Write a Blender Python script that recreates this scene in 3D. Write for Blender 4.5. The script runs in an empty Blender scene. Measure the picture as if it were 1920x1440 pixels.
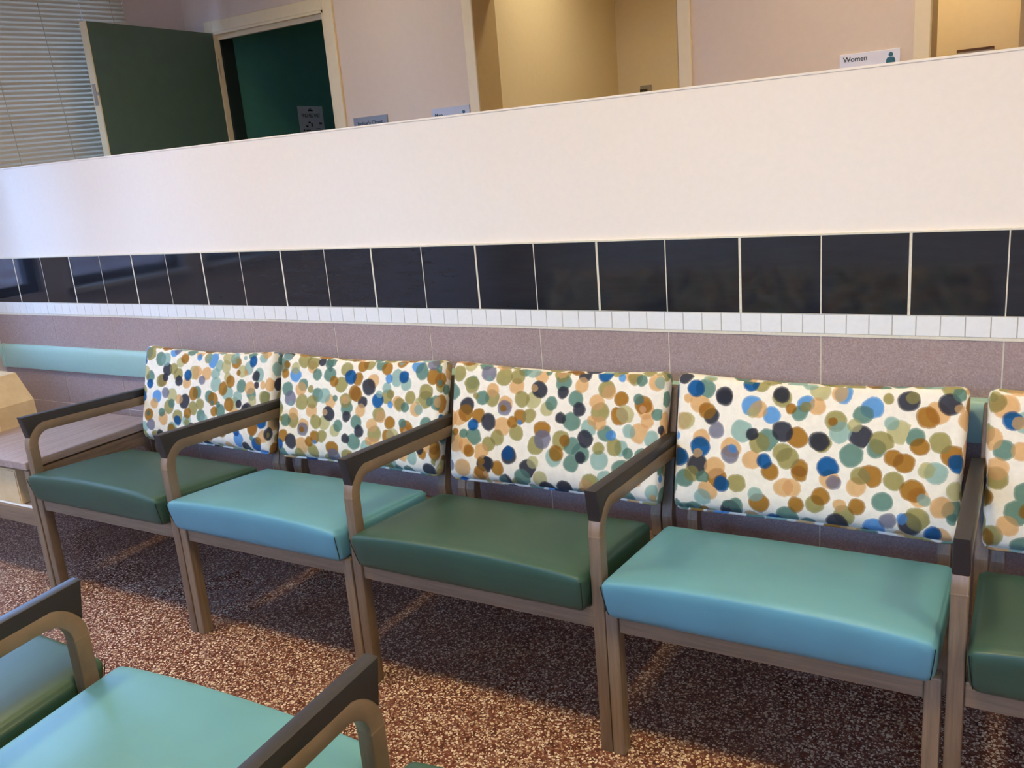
import bpy, bmesh, math, random
from mathutils import Vector, Matrix
random.seed(7)
S = bpy.context.scene
COL = S.collection
PI = math.pi

# ------------------------------------------------------------------ helpers
def link(o, parent=None):
    COL.objects.link(o)
    if parent is not None:
        o.parent = parent
    return o

def obj(name, bm, m, parent=None, smooth=None, loc=(0, 0, 0), rot=(0, 0, 0)):
    me = bpy.data.meshes.new(name)
    bmesh.ops.recalc_face_normals(bm, faces=bm.faces[:])
    bm.to_mesh(me); bm.free()
    me.materials.append(m)
    o = bpy.data.objects.new(name, me)
    o.location = loc; o.rotation_euler = rot
    if smooth is not None:
        me.shade_smooth()
        if smooth < 180:
            try:
                me.set_sharp_from_angle(angle=math.radians(smooth))
            except Exception:
                pass
    return link(o, parent)

def tag(o, label, cat, group=None):
    o['label'] = label; o['category'] = cat
    if group: o['group'] = group
    return o

def thing(name, label, cat, loc=(0, 0, 0), rz=0, group=None):
    o = bpy.data.objects.new(name, None)
    o.location = loc; o.rotation_euler = (0, 0, rz)
    o.empty_display_size = .1
    link(o)
    return tag(o, label, cat, group)

def struct(name, bm, m, parent=None, **k):
    o = obj(name, bm, m, parent, **k)
    if parent is None: o['kind'] = 'structure'
    return o

def struct_empty(name, loc=(0, 0, 0)):
    o = bpy.data.objects.new(name, None); o.location = loc
    o['kind'] = 'structure'
    return link(o)

def box(bm, x0, x1, y0, y1, z0, z1, bev=0):
    v = [bm.verts.new((x, y, z)) for z in (z0, z1) for y in (y0, y1) for x in (x0, x1)]
    fs = [bm.faces.new([v[i] for i in f]) for f in
          ((0, 2, 3, 1), (4, 5, 7, 6), (0, 1, 5, 4), (2, 6, 7, 3), (0, 4, 6, 2), (1, 3, 7, 5))]
    if bev:
        es = list({e for f in fs for e in f.edges})
        bmesh.ops.bevel(bm, geom=es, offset=bev, segments=2, profile=.5, affect='EDGES')
    return bm

def bx(*a, bev=0):
    return box(bmesh.new(), *a, bev=bev)

def prism_x(bm, pts, x0, x1, bev=0):
    """polygon in (y,z) extruded along x"""
    a = [bm.verts.new((x0, y, z)) for y, z in pts]
    b = [bm.verts.new((x1, y, z)) for y, z in pts]
    n = len(pts)
    fs = [bm.faces.new(a), bm.faces.new(b[::-1])]
    for i in range(n):
        fs.append(bm.faces.new((a[i], b[i], b[(i + 1) % n], a[(i + 1) % n])))
    if bev:
        es = list(fs[0].edges) + list(fs[1].edges)
        bmesh.ops.bevel(bm, geom=es, offset=bev, segments=2, profile=.5, affect='EDGES')
    return bm

def prism_y(bm, pts, y0, y1):
    a = [bm.verts.new((x, y0, z)) for x, z in pts]
    b = [bm.verts.new((x, y1, z)) for x, z in pts]
    n = len(pts)
    bm.faces.new(a); bm.faces.new(b[::-1])
    for i in range(n):
        bm.faces.new((a[i], b[i], b[(i + 1) % n], a[(i + 1) % n]))
    return bm

def tube(bm, pts, r, n=8):
    pts = [Vector(p) for p in pts]
    rings = []
    for i, p in enumerate(pts):
        t = (pts[min(i + 1, len(pts) - 1)] - pts[max(i - 1, 0)]).normalized()
        u = t.cross(Vector((.31, .17, .93)))
        if u.length < 1e-3: u = t.cross(Vector((1, 0, 0)))
        u.normalize(); w = t.cross(u)
        rings.append([bm.verts.new(p + r * (math.cos(a) * u + math.sin(a) * w))
                      for a in [2 * PI * k / n for k in range(n)]])
    for A, B in zip(rings, rings[1:]):
        for k in range(n):
            bm.faces.new((A[k], A[(k + 1) % n], B[(k + 1) % n], B[k]))
    bm.faces.new(rings[0][::-1]); bm.faces.new(rings[-1])
    return bm

def disc(bm, cx, cy, z0, z1, r, r2=None, n=32):
    r2 = r if r2 is None else r2
    a = [bm.verts.new((cx + r * math.cos(2 * PI * k / n), cy + r * math.sin(2 * PI * k / n), z0)) for k in range(n)]
    b = [bm.verts.new((cx + r2 * math.cos(2 * PI * k / n), cy + r2 * math.sin(2 * PI * k / n), z1)) for k in range(n)]
    bm.faces.new(a[::-1]); bm.faces.new(b)
    for k in range(n):
        bm.faces.new((a[k], a[(k + 1) % n], b[(k + 1) % n], b[k]))
    return bm

def soft_box(w, d, h, r, nx=24, ny=6, nz=14, fn=None, uv=False):
    """rounded box grid centred on the origin; fn(u,v,t,co) deforms it (u,v,t in -1..1)"""
    bm = bmesh.new()
    V = {}
    def axis(n, half):
        m = r / half
        inner = [-1, -1 + m * .25, -1 + m * .55, -1 + m]
        mid = [(-1 + m) + (2 - 2 * m) * k / n for k in range(1, n)]
        return inner + mid + [-x for x in inner[::-1]]
    X, Y, Z = axis(nx, w / 2), axis(ny, d / 2), axis(nz, h / 2)
    I, J, K = len(X), len(Y), len(Z)
    def vert(i, j, k):
        if (i, j, k) in V: return V[(i, j, k)]
        p = Vector((X[i] * w / 2, Y[j] * d / 2, Z[k] * h / 2))
        c = Vector((max(-w / 2 + r, min(w / 2 - r, p.x)), max(-d / 2 + r, min(d / 2 - r, p.y)),
                    max(-h / 2 + r, min(h / 2 - r, p.z))))
        dlt = p - c
        if dlt.length > 1e-9:
            p = c + dlt.normalized() * r
        if fn: p = fn(X[i], Y[j], Z[k], p)
        V[(i, j, k)] = bm.verts.new(p)
        return V[(i, j, k)]
    def face(ids, tagv):
        f = bm.faces.new([vert(*q) for q in ids]); f.material_index = 0
        return f
    L = bm.loops.layers.uv.new('UVMap') if uv else None
    def setuv(f, mode):
        if not uv: return
        for lp in f.loops:
            p = lp.vert.co
            dep = max(0, p.y + d / 2)
            u, v = p.x, p.z
            if mode == 'x': u = p.x + math.copysign(dep, p.x)
            if mode == 'z': v = p.z + math.copysign(dep, p.z)
            lp[L].uv = (u, v)
    for i in range(I - 1):
        for k in range(K - 1):
            setuv(face(((i, 0, k), (i + 1, 0, k), (i + 1, 0, k + 1), (i, 0, k + 1)), 0), 'y')
            setuv(face(((i, J - 1, k), (i, J - 1, k + 1), (i + 1, J - 1, k + 1), (i + 1, J - 1, k)), 0), 'y')
        for j in range(J - 1):
            setuv(face(((i, j, 0), (i, j + 1, 0), (i + 1, j + 1, 0), (i + 1, j, 0)), 0), 'z')
            setuv(face(((i, j, K - 1), (i + 1, j, K - 1), (i + 1, j + 1, K - 1), (i, j + 1, K - 1)), 0), 'z')
    for j in range(J - 1):
        for k in range(K - 1):
            setuv(face(((0, j, k), (0, j, k + 1), (0, j + 1, k + 1), (0, j + 1, k)), 0), 'x')
            setuv(face(((I - 1, j, k), (I - 1, j + 1, k), (I - 1, j + 1, k + 1), (I - 1, j, k + 1)), 0), 'x')
    return bm

def text_bm(s, size, bold=0.0):
    cu = bpy.data.curves.new('lettering', 'FONT')
    cu.body = s; cu.size = size; cu.extrude = .0004; cu.offset = bold
    to = bpy.data.objects.new('lettering', cu)
    COL.objects.link(to)
    dg = bpy.context.evaluated_depsgraph_get()
    me = bpy.data.meshes.new_from_object(to.evaluated_get(dg))
    bm = bmesh.new(); bm.from_mesh(me)
    bpy.data.objects.remove(to); bpy.data.curves.remove(cu); bpy.data.meshes.remove(me)
    return bm

def fit_text(s, x0, x1, ztop, cap, bold=.0):
    """text in the xz plane, spanning x0..x1, capital height cap, facing -y"""
    bm = text_bm(s, 1.0, bold)
    xs = [v.co.x for v in bm.verts]; ys = [v.co.y for v in bm.verts]
    H = bm_cap(bold)
    sx = (x1 - x0) / (max(xs) - min(xs)); sz = cap / H
    mx = min(xs)
    for v in bm.verts:
        x, y, z = v.co
        v.co = (x0 + (x - mx) * sx, -z - .0005, ztop - cap + y * sz)
    return bm
_cap = {}
def bm_cap(bold):
    if bold not in _cap:
        b = text_bm('E', 1.0, bold); _cap[bold] = max(v.co.y for v in b.verts); b.free()
    return _cap[bold]

# ------------------------------------------------------------------ materials
def srgb(r, g, b):
    f = lambda c: (c / 255) / 12.92 if c <= 10 else ((c / 255 + .055) / 1.055) ** 2.4
    return (f(r), f(g), f(b), 1)

class NT:
    def __init__(s, name):
        s.m = bpy.data.materials.new(name); s.m.use_nodes = True
        s.t = s.m.node_tree; s.t.nodes.clear()
        s.out = s.t.nodes.new('ShaderNodeOutputMaterial')
    def n(s, typ, **kw):
        nd = s.t.nodes.new(typ)
        for k, v in kw.items():
            if k.startswith('i_'): nd.inputs[int(k[2:]) if k[2:].isdigit() else k[2:].replace('_', ' ')].default_value = v
            else: setattr(nd, k, v)
        return nd
    def l(s, a, b): s.t.links.new(a, b)
    def math(s, op, a, b=None, c=None):
        nd = s.n('ShaderNodeMath', operation=op)
        for i, x in enumerate((a, b, c)):
            if x is None: continue
            if hasattr(x, 'links'): s.l(x, nd.inputs[i])
            else: nd.inputs[i].default_value = x
        return nd.outputs[0]
    def mix(s, fac, a, b, typ='MIX'):
        nd = s.n('ShaderNodeMix', data_type='RGBA', blend_type=typ)
        for i, x in ((0, fac), (6, a), (7, b)):
            if hasattr(x, 'links'): s.l(x, nd.inputs[i])
            else: nd.inputs[i].default_value = x
        return nd.outputs[2]
    def ramp(s, fac, stops, interp='LINEAR'):
        nd = s.n('ShaderNodeValToRGB'); cr = nd.color_ramp; cr.interpolation = interp
        while len(cr.elements) < len(stops): cr.elements.new(.5)
        for e, (p, c) in zip(cr.elements, stops):
            e.position = p; e.color = c
        s.l(fac, nd.inputs[0]); return nd.outputs[0]
    def noise(s, vec, scale, detail=3, rough=.55, dims='3D'):
        nd = s.n('ShaderNodeTexNoise', noise_dimensions=dims)
        nd.inputs['Scale'].default_value = scale; nd.inputs['Detail'].default_value = detail
        nd.inputs['Roughness'].default_value = rough
        if vec is not None: s.l(vec, nd.inputs['Vector'])
        return nd
    def obj(s): return s.n('ShaderNodeTexCoord').outputs['Object']
    def pos(s): return s.n('ShaderNodeNewGeometry').outputs['Position']
    def mapping(s, vec, scale=(1, 1, 1), loc=(0, 0, 0)):
        nd = s.n('ShaderNodeMapping'); s.l(vec, nd.inputs[0])
        nd.inputs['Scale'].default_value = scale; nd.inputs['Location'].default_value = loc
        return nd.outputs[0]
    def bsdf(s, col, rough=.5, spec=.5, bump=None, bstr=.1, bdist=.001, coat=0, sheen=0):
        b = s.n('ShaderNodeBsdfPrincipled')
        if hasattr(col, 'links'): s.l(col, b.inputs['Base Color'])
        else: b.inputs['Base Color'].default_value = col
        if hasattr(rough, 'links'): s.l(rough, b.inputs['Roughness'])
        else: b.inputs['Roughness'].default_value = rough
        b.inputs['Specular IOR Level'].default_value = spec
        if coat:
            b.inputs['Coat Weight'].default_value = coat; b.inputs['Coat Roughness'].default_value = .15
        if sheen:
            b.inputs['Sheen Weight'].default_value = sheen
        if bump is not None:
            nb = s.n('ShaderNodeBump'); nb.inputs['Strength'].default_value = bstr
            nb.inputs['Distance'].default_value = bdist
            s.l(bump, nb.inputs['Height']); s.l(nb.outputs[0], b.inputs['Normal'])
        s.l(b.outputs[0], s.out.inputs[0])
        return s.m

def plain(name, c, rough=.5, spec=.5, var=.06, scale=30, bstr=.05):
    t = NT(name)
    n = t.noise(t.obj(), scale, 4)
    lo = tuple(x * (1 - var) for x in c[:3]) + (1,); hi = tuple(min(1, x * (1 + var)) for x in c[:3]) + (1,)
    return t.bsdf(t.ramp(n.outputs[0], [(.3, lo), (.7, hi)]), rough, spec, n.outputs[0], bstr, .001)

def wood(name, c1, c2, axis='Z', rough=.42, coat=0.0):
    t = NT(name)
    sc = {'Z': (60, 60, 3), 'Y': (60, 3, 60), 'X': (3, 60, 60), 'YZ': (70, 4, 4)}[axis]
    v = t.mapping(t.obj(), sc)
    n = t.noise(v, 1.6, 5, .6)
    w = t.noise(t.mapping(t.obj(), tuple(x * 5 for x in sc)), 1.2, 2)
    f = t.math('ADD', t.math('MULTIPLY', n.outputs[0], .75), t.math('MULTIPLY', w.outputs[0], .25))
    col = t.ramp(f, [(.36, c1), (.62, c2)])
    return t.bsdf(col, rough, .45, f, .08, .0006, coat=coat)

def vinyl(name, c):
    t = NT(name)
    n = t.noise(t.obj(), 420, 3)
    big = t.noise(t.obj(), 5, 2)
    lo = tuple(x * .93 for x in c[:3]) + (1,); hi = tuple(min(1, x * 1.06) for x in c[:3]) + (1,)
    return t.bsdf(t.ramp(big.outputs[0], [(.3, lo), (.7, hi)]), .42, .5, n.outputs[0], .12, .0006)

def dots(name):
    t = NT(name)
    uv = t.n('ShaderNodeTexCoord').outputs['UV']
    rnd = t.n('ShaderNodeObjectInfo').outputs['Random']
    off = t.n('ShaderNodeCombineXYZ')
    t.l(t.math('MULTIPLY', rnd, 7.3), off.inputs[0]); t.l(t.math('MULTIPLY', rnd, 13.7), off.inputs[1])
    add = t.n('ShaderNodeVectorMath', operation='ADD'); t.l(uv, add.inputs[0]); t.l(off.outputs[0], add.inputs[1])
    wob = t.noise(add.outputs[0], 90, 3, .6, '2D')
    wv = t.n('ShaderNodeVectorMath', operation='MULTIPLY_ADD')
    t.l(wob.outputs['Color'], wv.inputs[0]); wv.inputs[1].default_value = (.0035, .0035, 0)
    t.l(add.outputs[0], wv.inputs[2])
    big = t.noise(add.outputs[0], 14, 2, .5, '2D')
    wv2 = t.n('ShaderNodeVectorMath', operation='MULTIPLY_ADD')
    t.l(big.outputs['Color'], wv2.inputs[0]); wv2.inputs[1].default_value = (.012, .012, 0)
    t.l(wv.outputs[0], wv2.inputs[2])
    P = dict(ochre=srgb(170, 124, 54), tan=srgb(226, 184, 132), olive=srgb(166, 158, 104), pale=srgb(196, 190, 142),
             teal=srgb(112, 146, 134), mist=srgb(160, 190, 180), char=srgb(68, 70, 80), lav=srgb(136, 136, 152),
             blue=srgb(34, 98, 158), sky=srgb(104, 160, 218))
    col = srgb(244, 234, 212)
    def layer(col, scale, loc, order, rmin, rmax, pres, rand, rot=0, op=1):
        v = t.n('ShaderNodeTexVoronoi', voronoi_dimensions='2D', feature='F1')
        v.inputs['Scale'].default_value = scale; v.inputs['Randomness'].default_value = rand
        mp = t.mapping(wv2.outputs[0], loc=loc); mp.node.inputs['Rotation'].default_value = (0, 0, rot)
        t.l(mp, v.inputs['Vector'])
        sp = t.n('ShaderNodeSeparateColor'); t.l(v.outputs['Color'], sp.inputs[0])
        r = t.math('MULTIPLY_ADD', sp.outputs[0], rmax - rmin, rmin)
        d = t.math('SUBTRACT', r, v.outputs['Distance'])
        mask = t.n('ShaderNodeMapRange', interpolation_type='SMOOTHSTEP')
        mask.inputs[1].default_value = -.012; mask.inputs[2].default_value = .022
        t.l(d, mask.inputs[0])
        inner = t.n('ShaderNodeMapRange', interpolation_type='SMOOTHSTEP')
        inner.inputs[1].default_value = .02; inner.inputs[2].default_value = .085
        inner.inputs[3].default_value = .80; inner.inputs[4].default_value = 1.0
        t.l(d, inner.inputs[0])
        m = t.math('MULTIPLY', mask.outputs[0], t.math('GREATER_THAN', pres, sp.outputs[2]))
        m = t.math('MULTIPLY', t.math('MULTIPLY', m, inner.outputs[0]), op)
        k = len(order)
        c = t.ramp(sp.outputs[1], [(i / k, P[o]) for i, o in enumerate(order)], 'CONSTANT')
        mul = t.mix(1, col, c, 'MULTIPLY')
        return t.mix(m, col, t.mix(.46, mul, c))
    A = ['pale', 'ochre', 'teal', 'olive', 'char', 'tan', 'mist', 'olive', 'sky', 'ochre', 'teal', 'tan']
    B = ['tan', 'mist', 'char', 'olive', 'lav', 'ochre', 'pale', 'blue', 'mist', 'teal', 'tan', 'olive', 'char', 'ochre']
    col = layer(col, 15.6, (.013, .021, 0), A, .34, .46, 1.0, .48, .42)
    col = layer(col, 15.6, (.447, .331, 0), B, .27, .44, .90, .50, 1.0)
    col = layer(col, 21.0, (.917, .771, 0), A[::-1], .2, .37, .2, .5, 1.4)
    wash = t.noise(add.outputs[0], 45, 4, .6, '2D')
    col = t.mix(1, col, t.ramp(wash.outputs[0], [(.3, (.9, .9, .9, 1)), (.75, (1, 1, 1, 1))]), 'MULTIPLY')
    weave = t.n('ShaderNodeTexWave', wave_type='BANDS', bands_direction='DIAGONAL')
    weave.inputs['Scale'].default_value = 260; t.l(uv, weave.inputs['Vector'])
    return t.bsdf(col, .9, .15, weave.outputs[0], .12, .0004, sheen=.1)

def terrazzo_floor():
    t = NT('terrazzo floor')
    p = t.pos()
    n = t.noise(p, 55, 3)
    base = t.ramp(n.outputs[0], [(.3, srgb(78, 44, 36)), (.5, srgb(104, 61, 49)), (.7, srgb(124, 79, 64))])
    v0 = t.n('ShaderNodeTexVoronoi', feature='F1'); v0.inputs['Scale'].default_value = 115
    t.l(p, v0.inputs['Vector'])
    s0 = t.n('ShaderNodeSeparateColor'); t.l(v0.outputs['Color'], s0.inputs[0])
    c0 = t.ramp(s0.outputs[1], [(0, srgb(110, 62, 50)), (.25, srgb(128, 84, 68)), (.5, srgb(86, 52, 44)), (.72, srgb(142, 104, 84)), (.88, srgb(64, 41, 36))], 'CONSTANT')
    base = t.mix(.6, base, c0)
    col = base
    for sc, loc, pres, pal in ((118, (0, 0, 0), .52, [(0, srgb(214, 190, 164)), (.3, srgb(186, 156, 130)), (.55, srgb(230, 212, 188)), (.8, srgb(160, 124, 104))]),
                               (205, (3.1, 1.7, .4), .42, [(0, srgb(220, 198, 172)), (.4, srgb(194, 166, 140)), (.7, srgb(146, 112, 94))])):
        v = t.n('ShaderNodeTexVoronoi', feature='F1'); v.inputs['Scale'].default_value = sc
        wv = t.noise(p, sc * 1.1, 2)
        a = t.n('ShaderNodeVectorMath', operation='MULTIPLY_ADD'); t.l(wv.outputs['Color'], a.inputs[0])
        k = .55 / sc; a.inputs[1].default_value = (k, k, k); t.l(t.mapping(p, loc=loc), a.inputs[2])
        t.l(a.outputs[0], v.inputs['Vector'])
        sp = t.n('ShaderNodeSeparateColor'); t.l(v.outputs['Color'], sp.inputs[0])
        d = t.math('SUBTRACT', t.math('MULTIPLY_ADD', sp.outputs[0], .26, .26), v.outputs['Distance'])
        m = t.math('MULTIPLY', t.math('GREATER_THAN', d, 0), t.math('GREATER_THAN', pres, sp.outputs[2]))
        col = t.mix(m, col, t.ramp(sp.outputs[1], pal, 'CONSTANT'))
    big = t.noise(p, 1.3, 3)
    rough = t.ramp(big.outputs[0], [(.35, (.24, .24, .24, 1)), (.7, (.38, .38, .38, 1))])
    return t.bsdf(col, rough, .4)

def terrazzo_wall():
    t = NT('mauve terrazzo tile')
    p = t.obj()
    v = t.n('ShaderNodeTexVoronoi', feature='F1'); v.inputs['Scale'].default_value = 330; t.l(p, v.inputs['Vector'])
    s = t.n('ShaderNodeSeparateColor'); t.l(v.outputs['Color'], s.inputs[0])
    c = t.ramp(s.outputs[0], [(0, srgb(166, 144, 138)), (.35, srgb(174, 152, 145)), (.7, srgb(160, 137, 133)), (.9, srgb(182, 161, 153))], 'CONSTANT')
    n = t.noise(p, 3, 3)
    c = t.mix(1, c, t.ramp(n.outputs[0], [(.3, (.94, .94, .94, 1)), (.7, (1, 1, 1, 1))]), 'MULTIPLY')
    return t.bsdf(c, .2, .5)

def emit(name, c, s):
    t = NT(name)
    e = t.n('ShaderNodeEmission'); e.inputs[0].default_value = c; e.inputs[1].default_value = s
    t.l(e.outputs[0], t.out.inputs[0]); return t.m

def glass(name):
    t = NT(name)
    tr = t.n('ShaderNodeBsdfTransparent'); tr.inputs[0].default_value = (.93, .96, .98, 1)
    gl = t.n('ShaderNodeBsdfGlossy'); gl.inputs['Roughness'].default_value = .02
    mx = t.n('ShaderNodeMixShader'); mx.inputs[0].default_value = .06
    t.l(tr.outputs[0], mx.inputs[1]); t.l(gl.outputs[0], mx.inputs[2]); t.l(mx.outputs[0], t.out.inputs[0])
    return t.m

def bricks():
    t = NT('outdoor brick')
    b = t.n('ShaderNodeTexBrick')
    b.inputs['Color1'].default_value = srgb(186, 140, 128); b.inputs['Color2'].default_value = srgb(158, 112, 104)
    b.inputs['Mortar'].default_value = srgb(226, 220, 214); b.inputs['Scale'].default_value = 1.0
    b.inputs['Brick Width'].default_value = .42; b.inputs['Row Height'].default_value = .15
    b.inputs['Mortar Size'].default_value = .012
    sep = t.n('ShaderNodeSeparateXYZ'); t.l(t.pos(), sep.inputs[0])
    cmb = t.n('ShaderNodeCombineXYZ'); t.l(sep.outputs[1], cmb.inputs[0]); t.l(sep.outputs[2], cmb.inputs[1])
    t.l(cmb.outputs[0], b.inputs['Vector'])
    return t.bsdf(b.outputs[0], .85, .2)

def cardboard():
    t = NT('corrugated cardboard')
    w = t.n('ShaderNodeTexWave', wave_type='BANDS', bands_direction='Y'); w.inputs['Scale'].default_value = 60
    w.inputs['Distortion'].default_value = .4
    t.l(t.obj(), w.inputs['Vector'])
    n = t.noise(t.obj(), 25, 4)
    c = t.ramp(n.outputs[0], [(.3, srgb(206, 174, 126)), (.7, srgb(218, 188, 140))])
    c = t.mix(.06, c, w.outputs['Color'], 'MULTIPLY')
    return t.bsdf(c, .75, .25, w.outputs[0], .06, .0006)

M = dict(
    paint=plain('white wall paint', srgb(243, 232, 216), .55, .3, .012, 60, .02),
    pink=plain('pinkish beige wall paint', srgb(222, 202, 182), .6, .3, .015, 40, .03),
    lilac=plain('greyish pink wall paint', srgb(214, 198, 192), .6, .3, .015, 40, .03),
    yellow=plain('warm yellow wall paint', srgb(238, 220, 180), .6, .3, .015, 40, .03),
    trimc=plain('cream gloss trim paint', srgb(236, 216, 174), .35, .5, .02, 30, .02),
    tan=plain('tan jamb paint', srgb(188, 162, 118), .45, .4, .03, 20, .02),
    ceil=plain('ceiling paint', srgb(236, 232, 224), .8, .2, .02, 60, .05),
    green=plain('dark green door paint', srgb(76, 98, 86), .42, .4, .05, 12, .02),
    tealwall=plain('dark teal wall paint', srgb(76, 134, 122), .45, .4, .05, 12, .02),
    blacktile=None,
    grout=plain('cream grout', srgb(226, 216, 192), .7, .3, .06, 120, .1),
    greygrout=plain('grey mosaic grout', srgb(186, 182, 168), .8, .2, .06, 120, .1),
    mosaic=plain('white mosaic tile', srgb(238, 236, 228), .25, .5, .02, 80, .02),
    terr=terrazzo_wall(), floor=terrazzo_floor(),
    woodv=wood('walnut stained beech vertical', srgb(114, 96, 76), srgb(136, 115, 92), 'Z', .38),
    woodx=wood('walnut stained beech rail', srgb(114, 95, 74), srgb(136, 114, 90), 'X', .42),
    woody=wood('walnut stained beech arm', srgb(110, 88, 68), srgb(144, 118, 94), 'Y', .38),
    table=wood('table laminate', srgb(140, 118, 106), srgb(170, 148, 136), 'Y', .33),
    bent=wood('laminated bent wood', srgb(114, 95, 74), srgb(134, 112, 88), 'YZ', .36),
    pad=plain('black armrest rubber', srgb(44, 40, 38), .42, .45, .08, 200, .1),
    light=vinyl('pale teal vinyl', srgb(91, 145, 156)),
    dark=vinyl('dark green vinyl', srgb(47, 76, 60)),
    seam=plain('dark seam thread', srgb(28, 42, 42), .7, .2),
    dots=dots('dotted upholstery'),
    rail=plain('mint wall bumper vinyl', srgb(158, 192, 178), .32, .5, .02, 60, .03),
    darkframe=plain('dark bronze window frame', srgb(58, 52, 50), .4, .4, .03),
    frame=plain('white window frame', srgb(222, 222, 220), .4, .4, .03),
    blind=None, glass=glass('window glass'), brick=bricks(),
    asphalt=plain('asphalt', srgb(92, 94, 98), .9, .2, .15, 8, .3),
    card=cardboard(),
    tape=plain('clear packing tape', srgb(222, 190, 142), .28, .5, .04),
    ink=plain('brown printing ink', srgb(96, 62, 40), .7, .2),
    paper=plain('white paper', srgb(232, 232, 230), .7, .2, .02),
    posterp=plain('poster paper', srgb(196, 206, 212), .6, .3, .02),
    black=plain('black ink', srgb(26, 28, 32), .6, .3),
    signw=plain('white sign plate', srgb(232, 230, 238), .35, .5, .02),
    signg=plain('pale grey sign plate', srgb(190, 192, 204), .35, .5, .02),
    signd=plain('mid grey sign plate', srgb(134, 138, 148), .4, .5, .03),
    slate=plain('slate sign lettering', srgb(58, 72, 82), .5, .3),
    tealink=plain('teal sign symbol', srgb(52, 104, 124), .5, .3),
    shadeband=plain('dark jamb shade', srgb(34, 48, 46), .5, .3, .04),
    steel=plain('brushed metal plate', srgb(164, 154, 140), .35, .6, .06),
    darkp=plain('dark plastic', srgb(48, 44, 30), .4, .4),
    brownp=plain('dark brown wood edge', srgb(92, 62, 40), .5, .4),
    reflector=plain('satin lamp reflector', srgb(120, 120, 118), .35, .5, .02),
    lampring=plain('white lamp trim', srgb(235, 235, 232), .4, .4),
)

def black_tile():
    t = NT('black glazed tile')
    n = t.noise(t.mapping(t.obj(), (4, 4, 26)), 2.2, 5, .65)
    c = t.ramp(n.outputs[0], [(.35, srgb(28, 31, 37)), (.62, srgb(33, 36, 42)), (.78, srgb(40, 41, 44))])
    return t.bsdf(c, .07, .5, n.outputs[0], .015, .001)
M['blacktile'] = black_tile()

def blind_mat():
    t = NT('cream blind slats')
    d = t.n('ShaderNodeBsdfDiffuse'); d.inputs[0].default_value = srgb(186, 170, 146)
    tl = t.n('ShaderNodeBsdfTranslucent'); tl.inputs[0].default_value = srgb(200, 180, 150)
    g = t.n('ShaderNodeBsdfGlossy'); g.inputs['Roughness'].default_value = .35
    m1 = t.n('ShaderNodeMixShader'); m1.inputs[0].default_value = .03
    m2 = t.n('ShaderNodeMixShader'); m2.inputs[0].default_value = .05
    t.l(d.outputs[0], m1.inputs[1]); t.l(tl.outputs[0], m1.inputs[2])
    t.l(m1.outputs[0], m2.inputs[1]); t.l(g.outputs[0], m2.inputs[2]); t.l(m2.outputs[0], t.out.inputs[0])
    return t.m
M['blind'] = blind_mat()

LAMP = emit('warm lamp diffuser', (1.0, .81, .42, 1), 180)
LAMP2 = emit('restroom lamp diffuser', (1.0, .88, .64, 1), 190)

# ------------------------------------------------------------------ dimensions
XL, XR, YB, D, ZC = -.25, 6.3, -4.8, 1.39, 2.75
W = .2032
ZT = 1.14                 # top of the black tile band
ZB = ZT - .9706 * W       # bottom of the black tile band
ZM = ZT - 1.2239 * W      # bottom of the mosaic strip
ZW = 1.5235                # top of the half-height partition
PT = .12                  # partition thickness

# ------------------------------------------------------------------ room shell
bm = bmesh.new(); box(bm, XL - .3, XR + .3, YB - .3, 4.2, -.1, 0)
struct('floor', bm, M['floor'])
CANS = [(1.3, -1.45, .17), (3.3, -1.45, .17), (5.3, -1.45, .17), (1.3, -3.5, .17), (3.3, -3.5, .17), (5.3, -3.5, .17),
        (1.2, .72, .11), (3.4, .72, .11), (5.4, .72, .11), (2.1, D + .55, .09), (.6, D + 1.0, .09), (3.62, D + .40, .09)]
def ceiling_bm():
    bm = bmesh.new()
    xs = sorted({XL - .3, XR + .3} | {round(c[0] + s * (c[2] + .02), 4) for c in CANS for s in (-1, 1)})
    ys = sorted({YB - .3, 4.2} | {round(c[1] + s * (c[2] + .02), 4) for c in CANS for s in (-1, 1)})
    for a, b in zip(xs, xs[1:]):
        for c, d in zip(ys, ys[1:]):
            mx, my = (a + b) / 2, (c + d) / 2
            hit = [q for q in CANS if abs(mx - q[0]) < q[2] + .019 and abs(my - q[1]) < q[2] + .019]
            if not hit:
                v = [bm.verts.new(p) for p in ((a, c, ZC), (b, c, ZC), (b, d, ZC), (a, d, ZC))]
                bm.faces.new(v)
    bmesh.ops.remove_doubles(bm, verts=bm.verts[:], dist=1e-5)
    n = 32
    for cx, cy, r in CANS:      # square cell minus the round hole
        h = r + .02
        sq = []
        for k in range(n):
            a = 2 * PI * k / n; c, s_ = math.cos(a), math.sin(a); m = max(abs(c), abs(s_))
            sq.append((cx + h * c / m, cy + h * s_ / m))
        o = [bm.verts.new((x, y, ZC)) for x, y in sq]
        i = [bm.verts.new((cx + (r + .001) * math.cos(2 * PI * k / n), cy + (r + .001) * math.sin(2 * PI * k / n), ZC)) for k in range(n)]
        for k in range(n): bm.faces.new((o[k], o[(k + 1) % n], i[(k + 1) % n], i[k]))
    box(bm, XL - .3, XR + .3, YB - .3, 4.2, ZC + .16, ZC + .22)
    return bm
struct('ceiling', ceiling_bm(), M['ceil'])
struct('wall_right', bx(XR, XR + .15, YB - .15, 4.2, 0, ZC), M['paint'])

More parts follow.
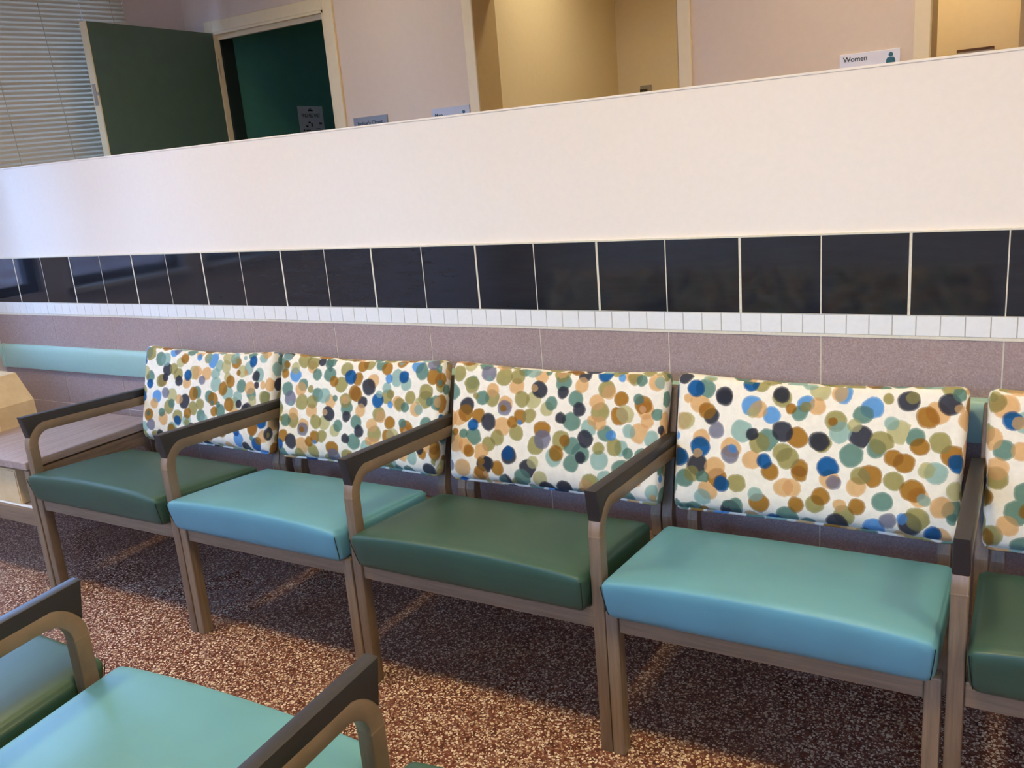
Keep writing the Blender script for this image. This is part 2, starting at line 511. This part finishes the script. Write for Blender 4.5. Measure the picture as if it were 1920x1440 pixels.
# left wall with window openings  (y0, y1, z0, z1)
WL = [(-.27, -.03, .945, 2.45), (-1.115, -.42, .945, 2.45), (-2.0, -1.276, .945, 2.45), (-2.9, -2.16, .945, 2.45),
      (-3.8, -3.06, .945, 2.45), (.16, 1.006, .95, 2.45)]
def wall_with_holes(name, m, along, a0, a1, fix0, fix1, holes):
    """wall along axis 'x' or 'y' between a0..a1; holes = (lo, hi, z0, z1)"""
    bm = bmesh.new()
    def piece(lo, hi, z0, z1):
        if hi - lo < 1e-4 or z1 - z0 < 1e-4: return
        if along == 'y': box(bm, fix0, fix1, lo, hi, z0, z1)
        else: box(bm, lo, hi, fix0, fix1, z0, z1)
    cur = a0
    for lo, hi, z0, z1 in sorted(holes):
        piece(cur, lo, 0, ZC)
        piece(lo, hi, 0, z0); piece(lo, hi, z1, ZC)
        cur = hi
    piece(cur, a1, 0, ZC)
    return struct(name, bm, m)
wall_with_holes('wall_left', M['lilac'], 'y', YB - .15, D + .0, XL - .15, XL, WL)
WBK = [(.5, 1.9, .95, 2.4), (2.3, 3.7, .95, 2.4), (4.1, 5.5, .95, 2.4)]
wall_with_holes('wall_back', M['paint'], 'x', XL - .0, XR, YB - .15, YB, WBK)

wn = 0
def window(along, lo, hi, z0, z1, fix0, fix1, sill_dir, f=.045, fm='darkframe'):
    global wn
    wn += 1
    e = struct_empty('window_%d' % wn)
    bm = bmesh.new()
    mid0 = fix0 + (fix1 - fix0) * .35; mid1 = mid0 + .05
    def pc(a, b, c, d, w0=mid0, w1=mid1):
        if along == 'y': box(bm, w0, w1, a, b, c, d, .004)
        else: box(bm, a, b, w0, w1, c, d, .004)
    pc(lo, hi, z0, z0 + f); pc(lo, hi, z1 - f, z1)
    pc(lo, lo + f, z0 + f, z1 - f); pc(hi - f, hi, z0 + f, z1 - f)
    zm = z0 + (z1 - z0) * .55
    pc(lo + f, hi - f, zm, zm + f * .7)
    obj('window_frame', bm, M[fm], e)
    bm = bmesh.new()
    q = (mid0 + mid1) / 2
    for a, b in ((z0 + f, zm), (zm + f * .7, z1 - f)):
        if along == 'y': box(bm, q - .002, q + .002, lo + f, hi - f, a, b)
        else: box(bm, lo + f, hi - f, q - .002, q + .002, a, b)
    obj('pane', bm, M['glass'], e)
    if sill_dir:
        bm = bmesh.new()
        if along == 'y': box(bm, mid1, fix1 + .05, lo - .02, hi + .02, z0 - .03, z0, .005)
        else: box(bm, lo - .04, hi + .04, mid1, fix1 + .06, z0 - .03, z0, .005)
        obj('window_sill', bm, M['frame'], e)
for i, (a, b, c, d) in enumerate(WL):
    window('y', a, b, c, d, XL - .15, XL, i not in (0, 5), .045 if i < 5 else .015, 'darkframe' if i < 5 else 'frame')
for a, b, c, d in WBK:
    window('x', a, b, c, d, YB - .15, YB, True)

# outdoors, seen only through the panes and in the tile reflections
struct('ground_outside', bx(-16, XL - .31, -18, 14, -.4, -.1), M['asphalt'])
bb = thing('sky_block_building', 'unseen low brick building added outside the back windows to block low sky', 'building', (3, -9, -.1))  # added out of view, its roofline cuts off low sky light
obj('wall', bx(-8.8, 16, -3, 0, 0, 2.8), M['brick'], bb)  # wall of the added unseen building
for k in range(9):
    obj('window', bx(-8 + k * 2.6, -6.6 + k * 2.6, 0, .04, 1.0, 2.4), M['darkp'], bb)  # windows of the added unseen building
bld = thing('brick_building', 'red brick building outside the left windows, mirrored in the black wall tiles', 'building', (-7.0, -2, -.1))
obj('wall', bx(-.5, 0, -6.6, 2.6, 0, 9), M['brick'], bld)
for k in range(3):
    obj('window', bx(0, .04, -6 + k * 2.8, -4.7 + k * 2.8, 1.2, 2.6), M['darkp'], bld)
bm = bmesh.new(); box(bm, -.6, .12, -6.7, 2.7, 9, 9.2)
obj('cornice', bm, M['frame'], bld)

# ------------------------------------------------------------------ half-height partition
XP1 = XR
part = struct('wall_partition', bx(XL, XP1, .004, PT, 0, ZW, bev=0), M['paint'])
# terrazzo cladding with joints
def k_x(k): return k * W
bm = bmesh.new()
xs = [XL] + [k_x(k) for k in range(1, 31, 2)] + [XP1]
for a, b in zip(xs, xs[1:]):
    for z0, z1 in ((.0, .4828), (.4857, ZM - .006)):
        box(bm, a + .0016, b - .0016, -.001, .004, z0, z1)
obj('terrazzo_panel', bm, M['terr'], part)
bm = bmesh.new(); box(bm, XL, XP1, .0005, .0045, 0, ZB)
box(bm, XL, XP1, -.0024, .0045, ZB, ZT)
box(bm, XL, XP1, -.003, .004, ZT, ZT + .004)
box(bm, XL, XP1, -.003, .004, ZM - .006, ZM + .001)
obj('grout', bm, M['grout'], part)
bm = bmesh.new()
xs = [XL + .001] + [k_x(k) for k in range(-1, 31)] + [XP1]
for i, (a, b) in enumerate(zip(xs, xs[1:])):
    k = i - 1
    ga = .0032 if (k % 2) else .0014
    gb = .0032 if ((k + 1) % 2) else .0014
    if b - a > .02:
        box(bm, a + ga, b - gb, -.003, .004, ZB + .001, ZT - .0005, .0006)
obj('black_tile_band', bm, M['blacktile'], part)
bm = bmesh.new(); box(bm, XL, XP1, -.0012, .0042, ZM, ZB)
obj('mosaic_grout', bm, M['greygrout'], part)
bm = bmesh.new()
p0, x = .0529, 3.4627
while x > XL: x -= p0
while x < XP1 - p0:
    if x + .001 > XL: box(bm, x + .0011, x + p0 - .0011, -.003, .004, ZM + .002, ZB - .0015, .0006)
    x += p0
obj('mosaic_strip', bm, M['mosaic'], part)
bm = bmesh.new(); box(bm, XL, XP1, .002, PT + .002, ZW - .004, ZW + .002, .001)
obj('top_cap', bm, M['paint'], part)

# mint bumper rail on the partition
rail = thing('bumper_rail', 'mint green bumper rail running along the mauve tiles behind the chairs', 'rail', (0, 0, .692))
bm = bmesh.new()
prof = [(-.001, -.055), (-.001, .055), (-.006, .0545), (-.011, .052), (-.0155, .047), (-.019, .040), (-.021, .031), (-.022, .02), (-.022, -.045), (-.019, -.053), (-.010, -.055)]
prism_x(bm, prof, -.21, XP1 - .05)
obj('rail', bm, M['rail'], rail, smooth=35)
bm = bmesh.new(); prism_x(bm, [(y * 1.06, z * 1.03) for y, z in prof], -.232, -.21, .003)
obj('end_cap', bm, M['rail'], rail)

# ------------------------------------------------------------------ corridor beyond the partition
DH = 2.186          # door head height
openings = [(-.023, .773, 0, DH), (1.648, 2.618, 0, DH), (3.552, 4.35, 0, DH)]
wall_with_holes('wall_far', M['pink'], 'x', XL - .15, XR, D, D + .19, [(-.023, .773, 0, DH)] + openings[1:])
def casing(name, x0, x1, w=.06, dep=.19, jamb=None, e=D):
    bm = bmesh.new()
    box(bm, x0 - w, x0, e - .016, e, 0, DH + w, .003)
    box(bm, x1, x1 + w, e - .016, e, 0, DH + w, .003)
    box(bm, x0, x1, e - .016, e, DH, DH + w, .003)
    # jamb lining and stop
    if jamb is None:
        box(bm, x0 - .002, x0 + .006, e - .014, e + dep, 0, DH)
        box(bm, x1 - .012, x1 + .002, e - .014, e + dep, 0, DH)
        box(bm, x0, x1, e - .014, e + dep, DH - .012, DH + .002)
        box(bm, x0 + .006, x1 - .012, e + .012, e + dep + .01, DH - .036, DH - .012)
    c = struct(name, bm, M['trimc'])
    if jamb:
        bm = bmesh.new()
        box(bm, x0 - .002, x0 + .004, e - .013, e + .19, 0, DH)
        box(bm, x1 - .004, x1 + .002, e - .013, e + .19, 0, DH)
        box(bm, x0, x1, e - .013, e + .19, DH - .006, DH + .002)
        obj('jamb', bm, jamb, c)
    return c
casing('trim_1', *openings[0][:2], dep=.022)
casing('trim_2', *openings[1][:2], w=.053, jamb=M['tan'])
casing('trim_3', *openings[2][:2], w=.055, jamb=M['tan'])
# open door leaf
d1 = struct_empty('door_1', (-.023, D - .012, 0))
obj('leaf', bx(-.045, 0, -.77, -.003, .01, DH - .003, bev=.0), M['green'], d1)
obj('edge_strip', bx(-.0452, -.0008, -.776, -.77, .01, DH - .003), M['trimc'], d1)
bm = bmesh.new(); box(bm, -.034, -.012, -.779, -.776, 1.80, 1.90)
box(bm, -.004, .004, -.781, -.772, 1.845, 1.86)
obj('latch_plate', bm, M['steel'], d1)
bm = bmesh.new()
for z in (.25, 1.1, 1.95): tube(bm, [(.0, 0.006, z), (.0, .006, z + .1)], .007)
obj('hinge', bm, M['steel'], d1)
# dark closet behind the first doorway
cl = bmesh.new(); box(cl, -.2, -.0205, D + .024, 3.05, 0, ZC)
struct('wall_closet_left', cl, M['tealwall'])
struct('closet_shade_strip', bx(-.0205, -.008, D + .026, D + .112, 0, DH - .01), M['shadeband'])  # shade behind the jamb, put into the strip's dark colour
struct('wall_closet_back', bx(-.2, 1.25, 3.05, 3.15, 0, ZC), M['tealwall'])
struct('wall_closet_right', bx(1.2, 1.28, D + .19, 3.05, 0, ZC), M['tealwall'])
# poster on the closet's left wall, facing +x
po = thing('poster', 'white printed poster on the dark teal wall inside the open doorway', 'poster', (-.0200, 2.068, 1.666))
def ybox(bm, y0, y1, z0, z1, t=.0006, x=.0): box(bm, x, x + t, y0, y1, z0, z1)
bm = bmesh.new(); ybox(bm, -.112, .112, -.14, .142, .0015, -.001)
obj('sheet', bm, M['posterp'], po)
bm = fit_text('FIND AED FAST', 0, .165, 0, .022, .012)
for v in bm.verts: v.co = (.0012 - v.co.y * .3, v.co.x - .083, v.co.z + .098)
obj('heading', bm, M['black'], po)
bm = bmesh.new()
for y0, y1, z0, z1 in ((-.02, .02, .112, .122), (-.012, .008, .124, .128), (-.03, -.012, .040, .049), (-.055, -.035, .018, .027), (.066, .092, .034, .044),
                       (-.082, -.07, -.004, .004), (-.06, -.02, -.004, .001), (.03, .07, .006, .009), (-.05, -.012, -.042, -.032),
                       (.036, .07, -.042, -.034), (-.008, .004, .02, .04), (-.03, .01, -.106, -.098), (.04, .07, -.104, -.096)):
    bm = bmesh.new(); ybox(bm, y0, y1, z0, z1, .0006, .0007)
    obj('printed_line', bm, M['black'], po)

# restroom vestibules
struct('wall_vestibule_left', bx(1.50, 1.648, D + .19, D + 1.63, 0, ZC), M['yellow'])
struct('wall_vestibule_back', bx(1.50, 3.3, D + 1.63, D + 1.75, 0, ZC), M['yellow'])
struct('wall_vestibule_right', bx(2.70, 2.80, D + .19, D + 1.63, 0, ZC), M['yellow'])
struct('wall_womens_back', bx(3.3, 5.0, D + .75, D + .85, 0, ZC), M['yellow'])
struct('wall_womens_left', bx(3.30, 3.40, D + .19, D + .75, 0, ZC), M['yellow'])
struct('wall_womens_right', bx(3.82, 3.95, D + .40, D + .75, 0, ZC), M['tan'])
struct('wall_womens_side', bx(4.95, 5.05, D + .19, D + .75, 0, ZC), M['yellow'])

# thermostat plate and dark board
th = thing('thermostat', 'small metal thermostat plate on the yellow wall inside the Men entrance', 'thermostat', (1.829, D + 1.631, 1.715))
obj('plate', bx(-.036, .036, -.012, 0, -.05, .040, bev=.003), M['steel'], th)
obj('screen', bx(-.036, .012, -.0135, -.011, -.03, .018), M['darkp'], th)
bd = thing('wall_board', 'flat board with dark brown top edge in the Women entrance, barely above the partition', 'board', (3.655, D + .75, 1.56))
obj('panel', bx(-.065, .065, -.018, 0, -.12, .108), M['paper'], bd)
obj('frame', bx(-.070, .070, -.022, 0, .108, .118), M['brownp'], bd)

# signs on the far wall
def sign(x0, x1, ztop, h, m, label, text, tx0, tx1, tdrop, cap, icon=None, icondrop=0):
    s = thing('door_sign', label, 'sign', ((x0 + x1) / 2, D, ztop - h), 0, 'signs on the corridor wall')
    cx = (x0 + x1) / 2
    obj('plate', bx(x0 - cx, x1 - cx, -.008, 0, 0, h, bev=.0012), m, s)
    bm = fit_text(text, tx0 - cx, tx1 - cx, h - tdrop, cap, .016)
    for v in bm.verts: v.co.y -= .008
    obj('lettering', bm, M['slate'], s)
    if icon:
        ix = icon - cx; iz = h - icondrop
        bm = bmesh.new(); n = 24; rr = .0078
        hd = [(ix + rr * math.cos(2 * PI * k / n), iz - rr + rr * math.sin(2 * PI * k / n)) for k in range(n)]
        prism_y(bm, hd, -.0088, -.0078)
        zb = iz - 2 * rr - .0012
        body = [(ix - .0155, zb - .03), (ix - .0155, zb - .009), (ix - .0120, zb - .002), (ix - .006, zb), (ix + .006, zb),
                (ix + .0120, zb - .002), (ix + .0155, zb - .009), (ix + .0155, zb - .03), (ix + .006, zb - .034), (ix + .006, zb - .062), (ix - .006, zb - .062), (ix - .006, zb - .034)]
        prism_y(bm, body, -.0088, -.0078)
        obj('person_symbol', bm, M['tealink'], s)
sign(.881, 1.097, 1.653, .11, M['signd'], "dark grey sign plate reading Janitor's Closet beside the dark doorway", "Janitor's Closet", .905, 1.068, .021, .019)
sign(1.370, 1.586, 1.650, .16, M['signg'], 'pale grey sign plate reading Men with a person symbol', 'Men', 1.387, 1.431, .023, .018, 1.553, .021)
sign(3.244, 3.454, 1.6605, .16, M['signw'], 'white sign plate reading Women with a person symbol', 'Women', 3.256, 3.341, .0105, .0175, 3.422, .0105)

# window blind on the left wall beyond the partition
bl = thing('window_blind', 'closed cream horizontal window blind hanging at the upper left', 'blind', (XL + .03, .56, 1.2))
bl.rotation_euler = (math.radians(3.0), 0, 0)
bm = bmesh.new()
z = 0.0
while z < 1.34:
    for sgn in (1,):
        a = .010
        v = [bm.verts.new(c) for c in ((.0085, -.48, z - a - .003), (.0085, .48, z - a - .003), (.003, .48, z), (.003, -.48, z), (-.007, .48, z + a + .002), (-.007, -.48, z + a + .002))]
        bm.faces.new(v[:4]); bm.faces.new((v[3], v[2], v[4], v[5]))
    z += .0215
obj('slats', bm, M['blind'], bl)
obj('head_rail', bx(-.02, .02, -.485, .485, 1.35, 1.39, bev=.002), M['blind'], bl)
obj('bottom_rail', bx(-.009, .009, -.48, .48, -.035, -.018, bev=.002), M['blind'], bl)
for y in (-.28, 0.0, .40):
    bm = tube(bmesh.new(), [(.010, y, -.02), (.010, y, .6), (.010, y, 1.36)], .0016, 6)
    obj('ladder_cord', bm, M['darkp'] if False else M['blind'], bl)
bm = bmesh.new()
for k in range(12):
    zz = .98 + .03 * k
    tube(bm, [(.016, .215, zz), (.016, .215, zz + .016)], .0036, 8)
obj('pull_cord', bm, M['signw'], bl)

# ------------------------------------------------------------------ chairs
def arc(c, r, a0, a1, n=8):
    return [(c[0] + r * math.cos(a0 + (a1 - a0) * k / n), c[1] + r * math.sin(a0 + (a1 - a0) * k / n)) for k in range(n + 1)]

TH = .034     # thickness of the bent wood
FY = -.643    # front face of the front legs
def arm_profile():
    """closed outline (y,z) of bent front leg + arm; outer contour then inner"""
    R = .082
    slope = math.atan(.055)
    yc, zc = FY + R, .634 - R           # centre of the bend
    outer = [(FY, 0), (FY, zc)] + arc((yc, zc), R, PI, PI / 2 + slope, 10)
    yr = -.118
    y1, z1 = outer[-1]
    outer.append((yr, z1 - math.tan(slope) * (yr - y1)))
    r = R - TH
    inner = [(FY + TH, 0), (FY + TH, zc)] + arc((yc, zc), r, PI, PI / 2 + slope, 10)
    y2, z2 = inner[-1]
    inner.append((yr, z2 - math.tan(slope) * (yr - y2)))
    return outer, inner
OUT, INN = arm_profile()

def strip_solid(A, B, x0, x1, bev=.003):
    bm = bmesh.new()
    n = len(A)
    R = [[bm.verts.new((x, *p)) for p in P] for P in (A, B) for x in (x0, x1)]
    a0, a1, b0, b1 = R
    for i in range(n - 1):
        bm.faces.new((a0[i], a1[i], a1[i + 1], a0[i + 1]))
        bm.faces.new((b0[i], b0[i + 1], b1[i + 1], b1[i]))
        bm.faces.new((a0[i], a0[i + 1], b0[i + 1], b0[i]))
        bm.faces.new((a1[i], b1[i], b1[i + 1], a1[i + 1]))
    bm.faces.new((a0[0], b0[0], b1[0], a1[0]))
    bm.faces.new((a0[-1], a1[-1], b1[-1], b0[-1]))
    if bev:
        bmesh.ops.recalc_face_normals(bm, faces=bm.faces[:])
        es = [e for e in bm.edges if len(e.link_faces) == 2 and abs(e.calc_face_angle()) > .9]
        bmesh.ops.bevel(bm, geom=es, offset=bev, segments=2, profile=.5, affect='EDGES')
    return bm

def pad_bm(x0, x1):
    # follows the outer bend from 40 degrees on, flat sloped top
    pts = [p for p in OUT[5:]]
    yr, zr = pts[-1]
    top_r = (yr, zr + .027)
    y0 = -.649
    top_f = (y0, zr + .027 + .055 * (yr - y0))
    poly = pts + [top_r, top_f]
    bm = bmesh.new()
    prism_x(bm, poly, x0, x1, .003)
    for v in bm.verts:     # narrower along the top
        t = max(0, min(1, (v.co.z - .60) / .06))
        c = (x0 + x1) / 2
        v.co.x = c + (v.co.x - c) * (1.04 - .10 * t)
    return bm

UPF = [(-.112, 0), (-.150, .40), (-.062, .750)]
UPR = [(-.078, 0), (-.113, .40), (-.030, .745)]
def upright_bm(x0, x1, z0=0.0, z1=None, dy=0.0):
    def cut(P, z):
        for (ya, za), (yb, zb) in zip(P, P[1:]):
            if za <= z <= zb: return (ya + (yb - ya) * (z - za) / (zb - za), z)
        return P[-1]
    hi = z1 if z1 else .745
    A = [cut(UPF, z0)] + [p for p in UPF if z0 < p[1] < hi] + [cut(UPF, hi)]
    B = [cut(UPR, z0)] + [p for p in UPR if z0 < p[1] < hi] + [cut(UPR, hi)]
    A = [(y + dy, z) for y, z in A]; B = [(y + dy, z) for y, z in B]
    return strip_solid(A, B, x0, x1, .003)

SW, SD, SH = .678, .425, .094
def seat_bm():
    def fn(u, v, t, p):
        # u,v,t = x, y, z in -1..1 : crowned top, raked front, slight slope to the rear
        q = Vector(p)
        a = max(0, 1 - u * u) ** .6
        if t > 0: q.z += t * (.020 * a * max(0, 1 - max(0, v) ** 2) + .004 * a * (1 - v * v))
        k = (1 - t) / 2
        front = max(0, -v)
        q.y += .018 * k ** 1.2 * front ** 2
        side = abs(u) ** 6
        q.x -= math.copysign(.008 * k ** 1.3 * side * front ** 2, u)
        q.z += -.034 * ((v + 1) / 2) * (t + 1) / 2
        return q
    return soft_box(SW, SD, SH, .018, 22, 16, 6, fn)

SEATC = Vector((0, -.4715, .4170))
def seam_bm(sx):
    pts = []
    for k in range(9):
        t = 1 - 2 * k / 8
        kk = (1 - t) / 2
        x = sx * (SW / 2 - .004 - .008 * kk ** 1.3)
        y = -SD / 2 + .004 + .018 * kk ** 1.2
        z = t * (SH / 2 - .009)
        pts.append((x, y, z))
    return tube(bmesh.new(), pts, .0011, 6)

BW, BT, BH = .690, .066, .366
def back_bm():
    def fn(u, v, t, p):
        q = Vector(p)
        if v < 0: q.y -= .010 * (1 - u * u) * (1 - t * t) * (-v)
        if t > 0: q.z -= .013 * (1 - u * u) * t          # stuffed corners stand up
        else: q.z += .004 * (1 - u * u) * (-t)
        q.y += .016 * (1 - u * u)                         # dished across the width
        if v < 0 and t < -.62: q.y += .020 * ((-t - .62) / .38) ** 2 * (-v)
        q.x -= math.copysign(.007 * (1 - t) / 2 * abs(u), u)
        return q
    return soft_box(BW, BT, BH, .023, 30, 4, 18, fn, uv=True)

def chair(kind, loc, rz, label, group):
    armed = kind == 'dark'
    w2 = .3715 if armed else .345
    r = thing('waiting_armchair' if armed else 'waiting_chair', label, 'chair', loc, rz, group)
    st = obj('seat', seat_bm(), M[kind], r, smooth=180, loc=SEATC)
    for sx in (-1, 1): obj('seam', seam_bm(sx), M['seam'], st)
    th_ = math.radians(-16.7)
    obj('backrest', back_bm(), M['dots'], r, smooth=180, loc=(0, -.1375, .6207), rot=(th_, 0, 0))
    lw = .030
    for sx in (-1, 1):
        xa, xb = sorted((sx * w2, sx * (w2 - lw)))
        if armed:
            a = obj('arm', strip_solid(OUT, INN, xa, xb), M['bent'], r, smooth=35)
            obj('arm_pad', pad_bm(xa, xb), M['pad'], a, smooth=35)
            obj('rear_post', upright_bm(*sorted((sx * (w2 - .018), sx * (w2 - .018 - lw)))), M['woodv'], r)
            xi = sorted((sx * (w2 - .051), sx * (w2 - .081)))
            obj('back_upright', upright_bm(*xi, .335, .72), M['woodv'], r)
        else:
            obj('front_leg', bx(xa, xb, FY, FY + .036, 0, .373, bev=.003), M['woodv'], r)
            xi = sorted((sx * .322, sx * .292))
            obj('rear_leg', upright_bm(*xi, 0, .735), M['woodv'], r)
        # side rail under the seat
        xs_ = sorted((sx * (w2 - .004), sx * (w2 - lw + .002)))
        xs_ = sorted((sx * (w2 - .028), sx * (w2 - .052))) if armed else sorted((sx * .318, sx * .296))
        obj('side_rail', prism_x(bmesh.new(), [(FY + .03, .324), (FY + .03, .371), (-.14, .345), (-.14, .30)], xs_[0], xs_[1], .002), M['woody'], r)
    obj('front_rail', bx(-(w2 - lw), w2 - lw, FY + .006, FY + .030, .322, .374, bev=.003), M['woodx'], r)
    obj('rear_rail', bx(-.30, .30, -.140, -.118, .30, .345, bev=.003), M['woodx'], r)
    return r

def dup(root, loc, rz, label, group):
    def cp(o, parent):
        c = o.copy(); COL.objects.link(c); c.parent = parent
        for ch in list(o.children): cp(ch, c)
        return c
    c = root.copy(); COL.objects.link(c)
    c.location = loc; c.rotation_euler = (0, 0, rz)
    c['label'] = label; c['group'] = group
    for ch in list(root.children): cp(ch, c)
    return c

G1, G2 = 'chairs along the tiled wall', 'chairs in the foreground row'
A0 = chair('dark', (1.2955, 0, 0), 0, 'dark green armchair standing right beside the wooden end table', G1)
N0 = chair('light', (2.0165, 0, 0), 0, 'armless pale teal chair between the two fully visible dark green armchairs at the wall', G1)
dup(A0, (2.7395, 0, 0), 0, 'dark green armchair standing between the two pale teal chairs at the wall', G1)
dup(N0, (3.4575, 0, 0), 0, 'armless pale teal chair at the wall, nearest and largest one facing the camera', G1)
dup(A0, (4.182, 0, 0), 0, 'dark green armchair at the wall, cut off by the right edge of the photo', G1)
FYR = -2.018
fr = math.radians(180.6)
dup(A0, (1.987, FYR - .008, 0), fr, 'dark green armchair in the lower left corner, facing the tiled wall', G2)
dup(N0, (2.7055, FYR, 0), fr, 'pale teal armless chair in the foreground, seen from behind its seat', G2)
dup(A0, (3.426, FYR + .007, 0), fr, 'dark green foreground armchair, only an arm and a seat corner in frame at the bottom', G2)

# ------------------------------------------------------------------ end table with cartons
TX0, TX1, TY0, TY1, TZ = .27, .912, -.648, -.10, .497
tb = thing('end_table', 'wooden end table with lower shelf at the left end of the wall chairs', 'table', ((TX0 + TX1) / 2, (TY0 + TY1) / 2, 0))
ox, oy = (TX0 + TX1) / 2, (TY0 + TY1) / 2
hx, hy = (TX1 - TX0) / 2, (TY1 - TY0) / 2
obj('tabletop', bx(-hx, hx, -hy, hy, TZ - .028, TZ, bev=.003), M['table'], tb)
for sx in (-1, 1):
    for sy in (-1, 1):
        xa, xb = sorted((sx * hx, sx * (hx - .030))); ya, yb = sorted((sy * (hy - .006), sy * (hy - .042)))
        obj('leg', bx(xa, xb, ya, yb, 0, TZ - .032, bev=.003), M['woodv'], tb)
    # side apron with a curved bracket at each end
    pts = [(-hy + .042, TZ - .034), (hy - .042, TZ - .034), (hy - .042, TZ - .150)]
    pts += arc((hy - .102, TZ - .145), .06, 0, PI / 2, 6)[1:] + arc((-hy + .102, TZ - .145), .06, PI / 2, PI, 6) + [(-hy + .042, TZ - .150)]
    xa, xb = sorted((sx * (hx - .003), sx * (hx - .027)))
    obj('apron', prism_x(bmesh.new(), pts, xa, xb), M['woody'], tb)
obj('shelf', bx(-hx + .03, hx - .03, -hy + .020, hy - .01, .294, .312, bev=.002), M['table'], tb)
obj('shelf_rail', bx(-hx + .03, hx - .03, -hy + .008, -hy + .020, .252, .312, bev=.002), M['woodx'], tb)

# carton on the table: upright face towards +x, sloping top flap
cb = thing('cardboard_box', 'brown cardboard box with sloping top flap standing on the end table', 'box', (.16, -.40, TZ))
bm = bmesh.new()
prof = [(-.19, 0), (.225, 0), (.222, .092), (.133, .200), (-.10, .205), (-.19, .09)]
prism_y(bm, prof, -.19, .135)
obj('carton', bm, M['card'], cb)
obj('tape', bx(.2235, .2257, -.040, -.024, .0, .086), M['tape'], cb)
bm = bmesh.new()
for k in range(4):
    # printed bars on the sloping flap
    f0, f1 = .12 + .05 * k, .145 + .05 * k
    P = lambda f, y: (.222 + (.133 - .222) * f + .0012, y, .092 + (.2 - .092) * f + .001)
    v = [bm.verts.new(P(f, y)) for f, y in ((f0, -.16), (f0, -.06), (f1, -.06), (f1, -.16))]
    bm.faces.new(v)
obj('printed_bars', bm, M['ink'], cb)
cb2 = thing('cardboard_box', 'lower brown cardboard box lying on the shelf under the end table', 'box', (.52, -.36, .3135))
obj('carton', bx(-.21, .262, -.258, .20, 0, .135, bev=.002), M['card'], cb2)
obj('tape', bx(.2615, .2632, -.03, .02, .0, .134), M['tape'], cb2)
obj('flap', bx(-.205, .258, -.2602, -.258, .004, .128), M['card'], cb2)
ps = obj('shelf_strip', bx(.36, .875, -.6275, -.613, .3122, .3134), M['paper'])  # thin white strip at the front of the shelf
tag(ps, 'thin white strip along the shelf front, below the lower cardboard box', 'paper')

# ------------------------------------------------------------------ lamps
lamps = [(1.3, -1.45), (3.3, -1.45), (5.3, -1.45), (1.3, -3.5), (3.3, -3.5), (5.3, -3.5)]
def ring_bm(ro, ri, z0, z1, n=32):
    bm = bmesh.new()
    if z1 - z0 > .05: ro = ri + .004
    rows = []
    for rr, zz in ((ro, z0), (ro, z1), (ri, z1), (ri, z0)):
        rows.append([bm.verts.new((rr * math.cos(2 * PI * k / n), rr * math.sin(2 * PI * k / n), zz)) for k in range(n)])
    for a, b in zip(rows, rows[1:] + rows[:1]):
        for k in range(n): bm.faces.new((a[k], a[(k + 1) % n], b[(k + 1) % n], b[k]))
    return bm
def lamp(x, y, m, label, r=.11):
    e = thing('ceiling_light', label, 'light', (x, y, ZC), 0, 'recessed ceiling lights')
    obj('trim_ring', ring_bm(r + .03, r, -.012, -.0005), M['lampring'], e)
    obj('reflector', ring_bm(r, r * .96, -.004, .075), M['reflector'], e, smooth=40)
    bm = bmesh.new(); disc(bm, 0, 0, .069, .075, r * .95)
    obj('diffuser', bm, m, e)
LAMPB = emit('dim warm lamp diffuser', (1.0, .80, .50, 1), 14)
for x, y in lamps:
    lamp(x, y, LAMP if y > -2 else LAMPB, 'round recessed ceiling light above the waiting area', .17)
LAMPC = emit('corridor lamp diffuser', (1.0, .86, .56, 1), 100)
LAMPD = emit('brighter corridor lamp diffuser', (1.0, .82, .54, 1), 170)
for x in (1.2, 3.4, 5.4):
    lamp(x, .72, LAMPC if x < 2 else LAMPD, 'round recessed ceiling light above the corridor behind the partition')
lamp(.6, D + 1.0, emit('added closet fill light', (1.0, .9, .75, 1), 14), 'added fill light in the closet ceiling, brightening its teal walls', .09)  # added fill lamp, lifts the dark closet wall
lamp(2.1, D + .55, LAMP2, 'round recessed ceiling light inside the Men entrance', .09)
lamp(3.62, D + .40, LAMP2, 'round recessed ceiling light inside the Women entrance', .09)

# ------------------------------------------------------------------ sky
w = bpy.data.worlds.new('World'); S.world = w; w.use_nodes = True
nt = w.node_tree; nt.nodes.clear()
bg = nt.nodes.new('ShaderNodeBackground'); wo = nt.nodes.new('ShaderNodeOutputWorld')
bg.inputs[0].default_value = (.29, .51, 1.0, 1); bg.inputs[1].default_value = 21.0
nt.links.new(bg.outputs[0], wo.inputs[0])

# ------------------------------------------------------------------ camera
cam = bpy.data.cameras.new('Camera'); co = bpy.data.objects.new('Camera', cam); link(co)
cam.sensor_width = 36; cam.lens = 1644.57 / 1920 * 36
cam.clip_start = .02
co.location = (3.901652, -2.269314, 1.380651); co.rotation_euler = (1.321051, .081467, .523399)
S.camera = co
S.view_settings.view_transform = 'Standard'
S.view_settings.look = 'None'
S.view_settings.gamma = 1
S.view_settings.exposure = -0.15
S.view_settings.use_curve_mapping = False
S.cycles.max_bounces = 8
S.cycles.diffuse_bounces = 4
S.cycles.caustics_reflective = False
S.cycles.caustics_refractive = False
S.cycles.sample_clamp_indirect = 8
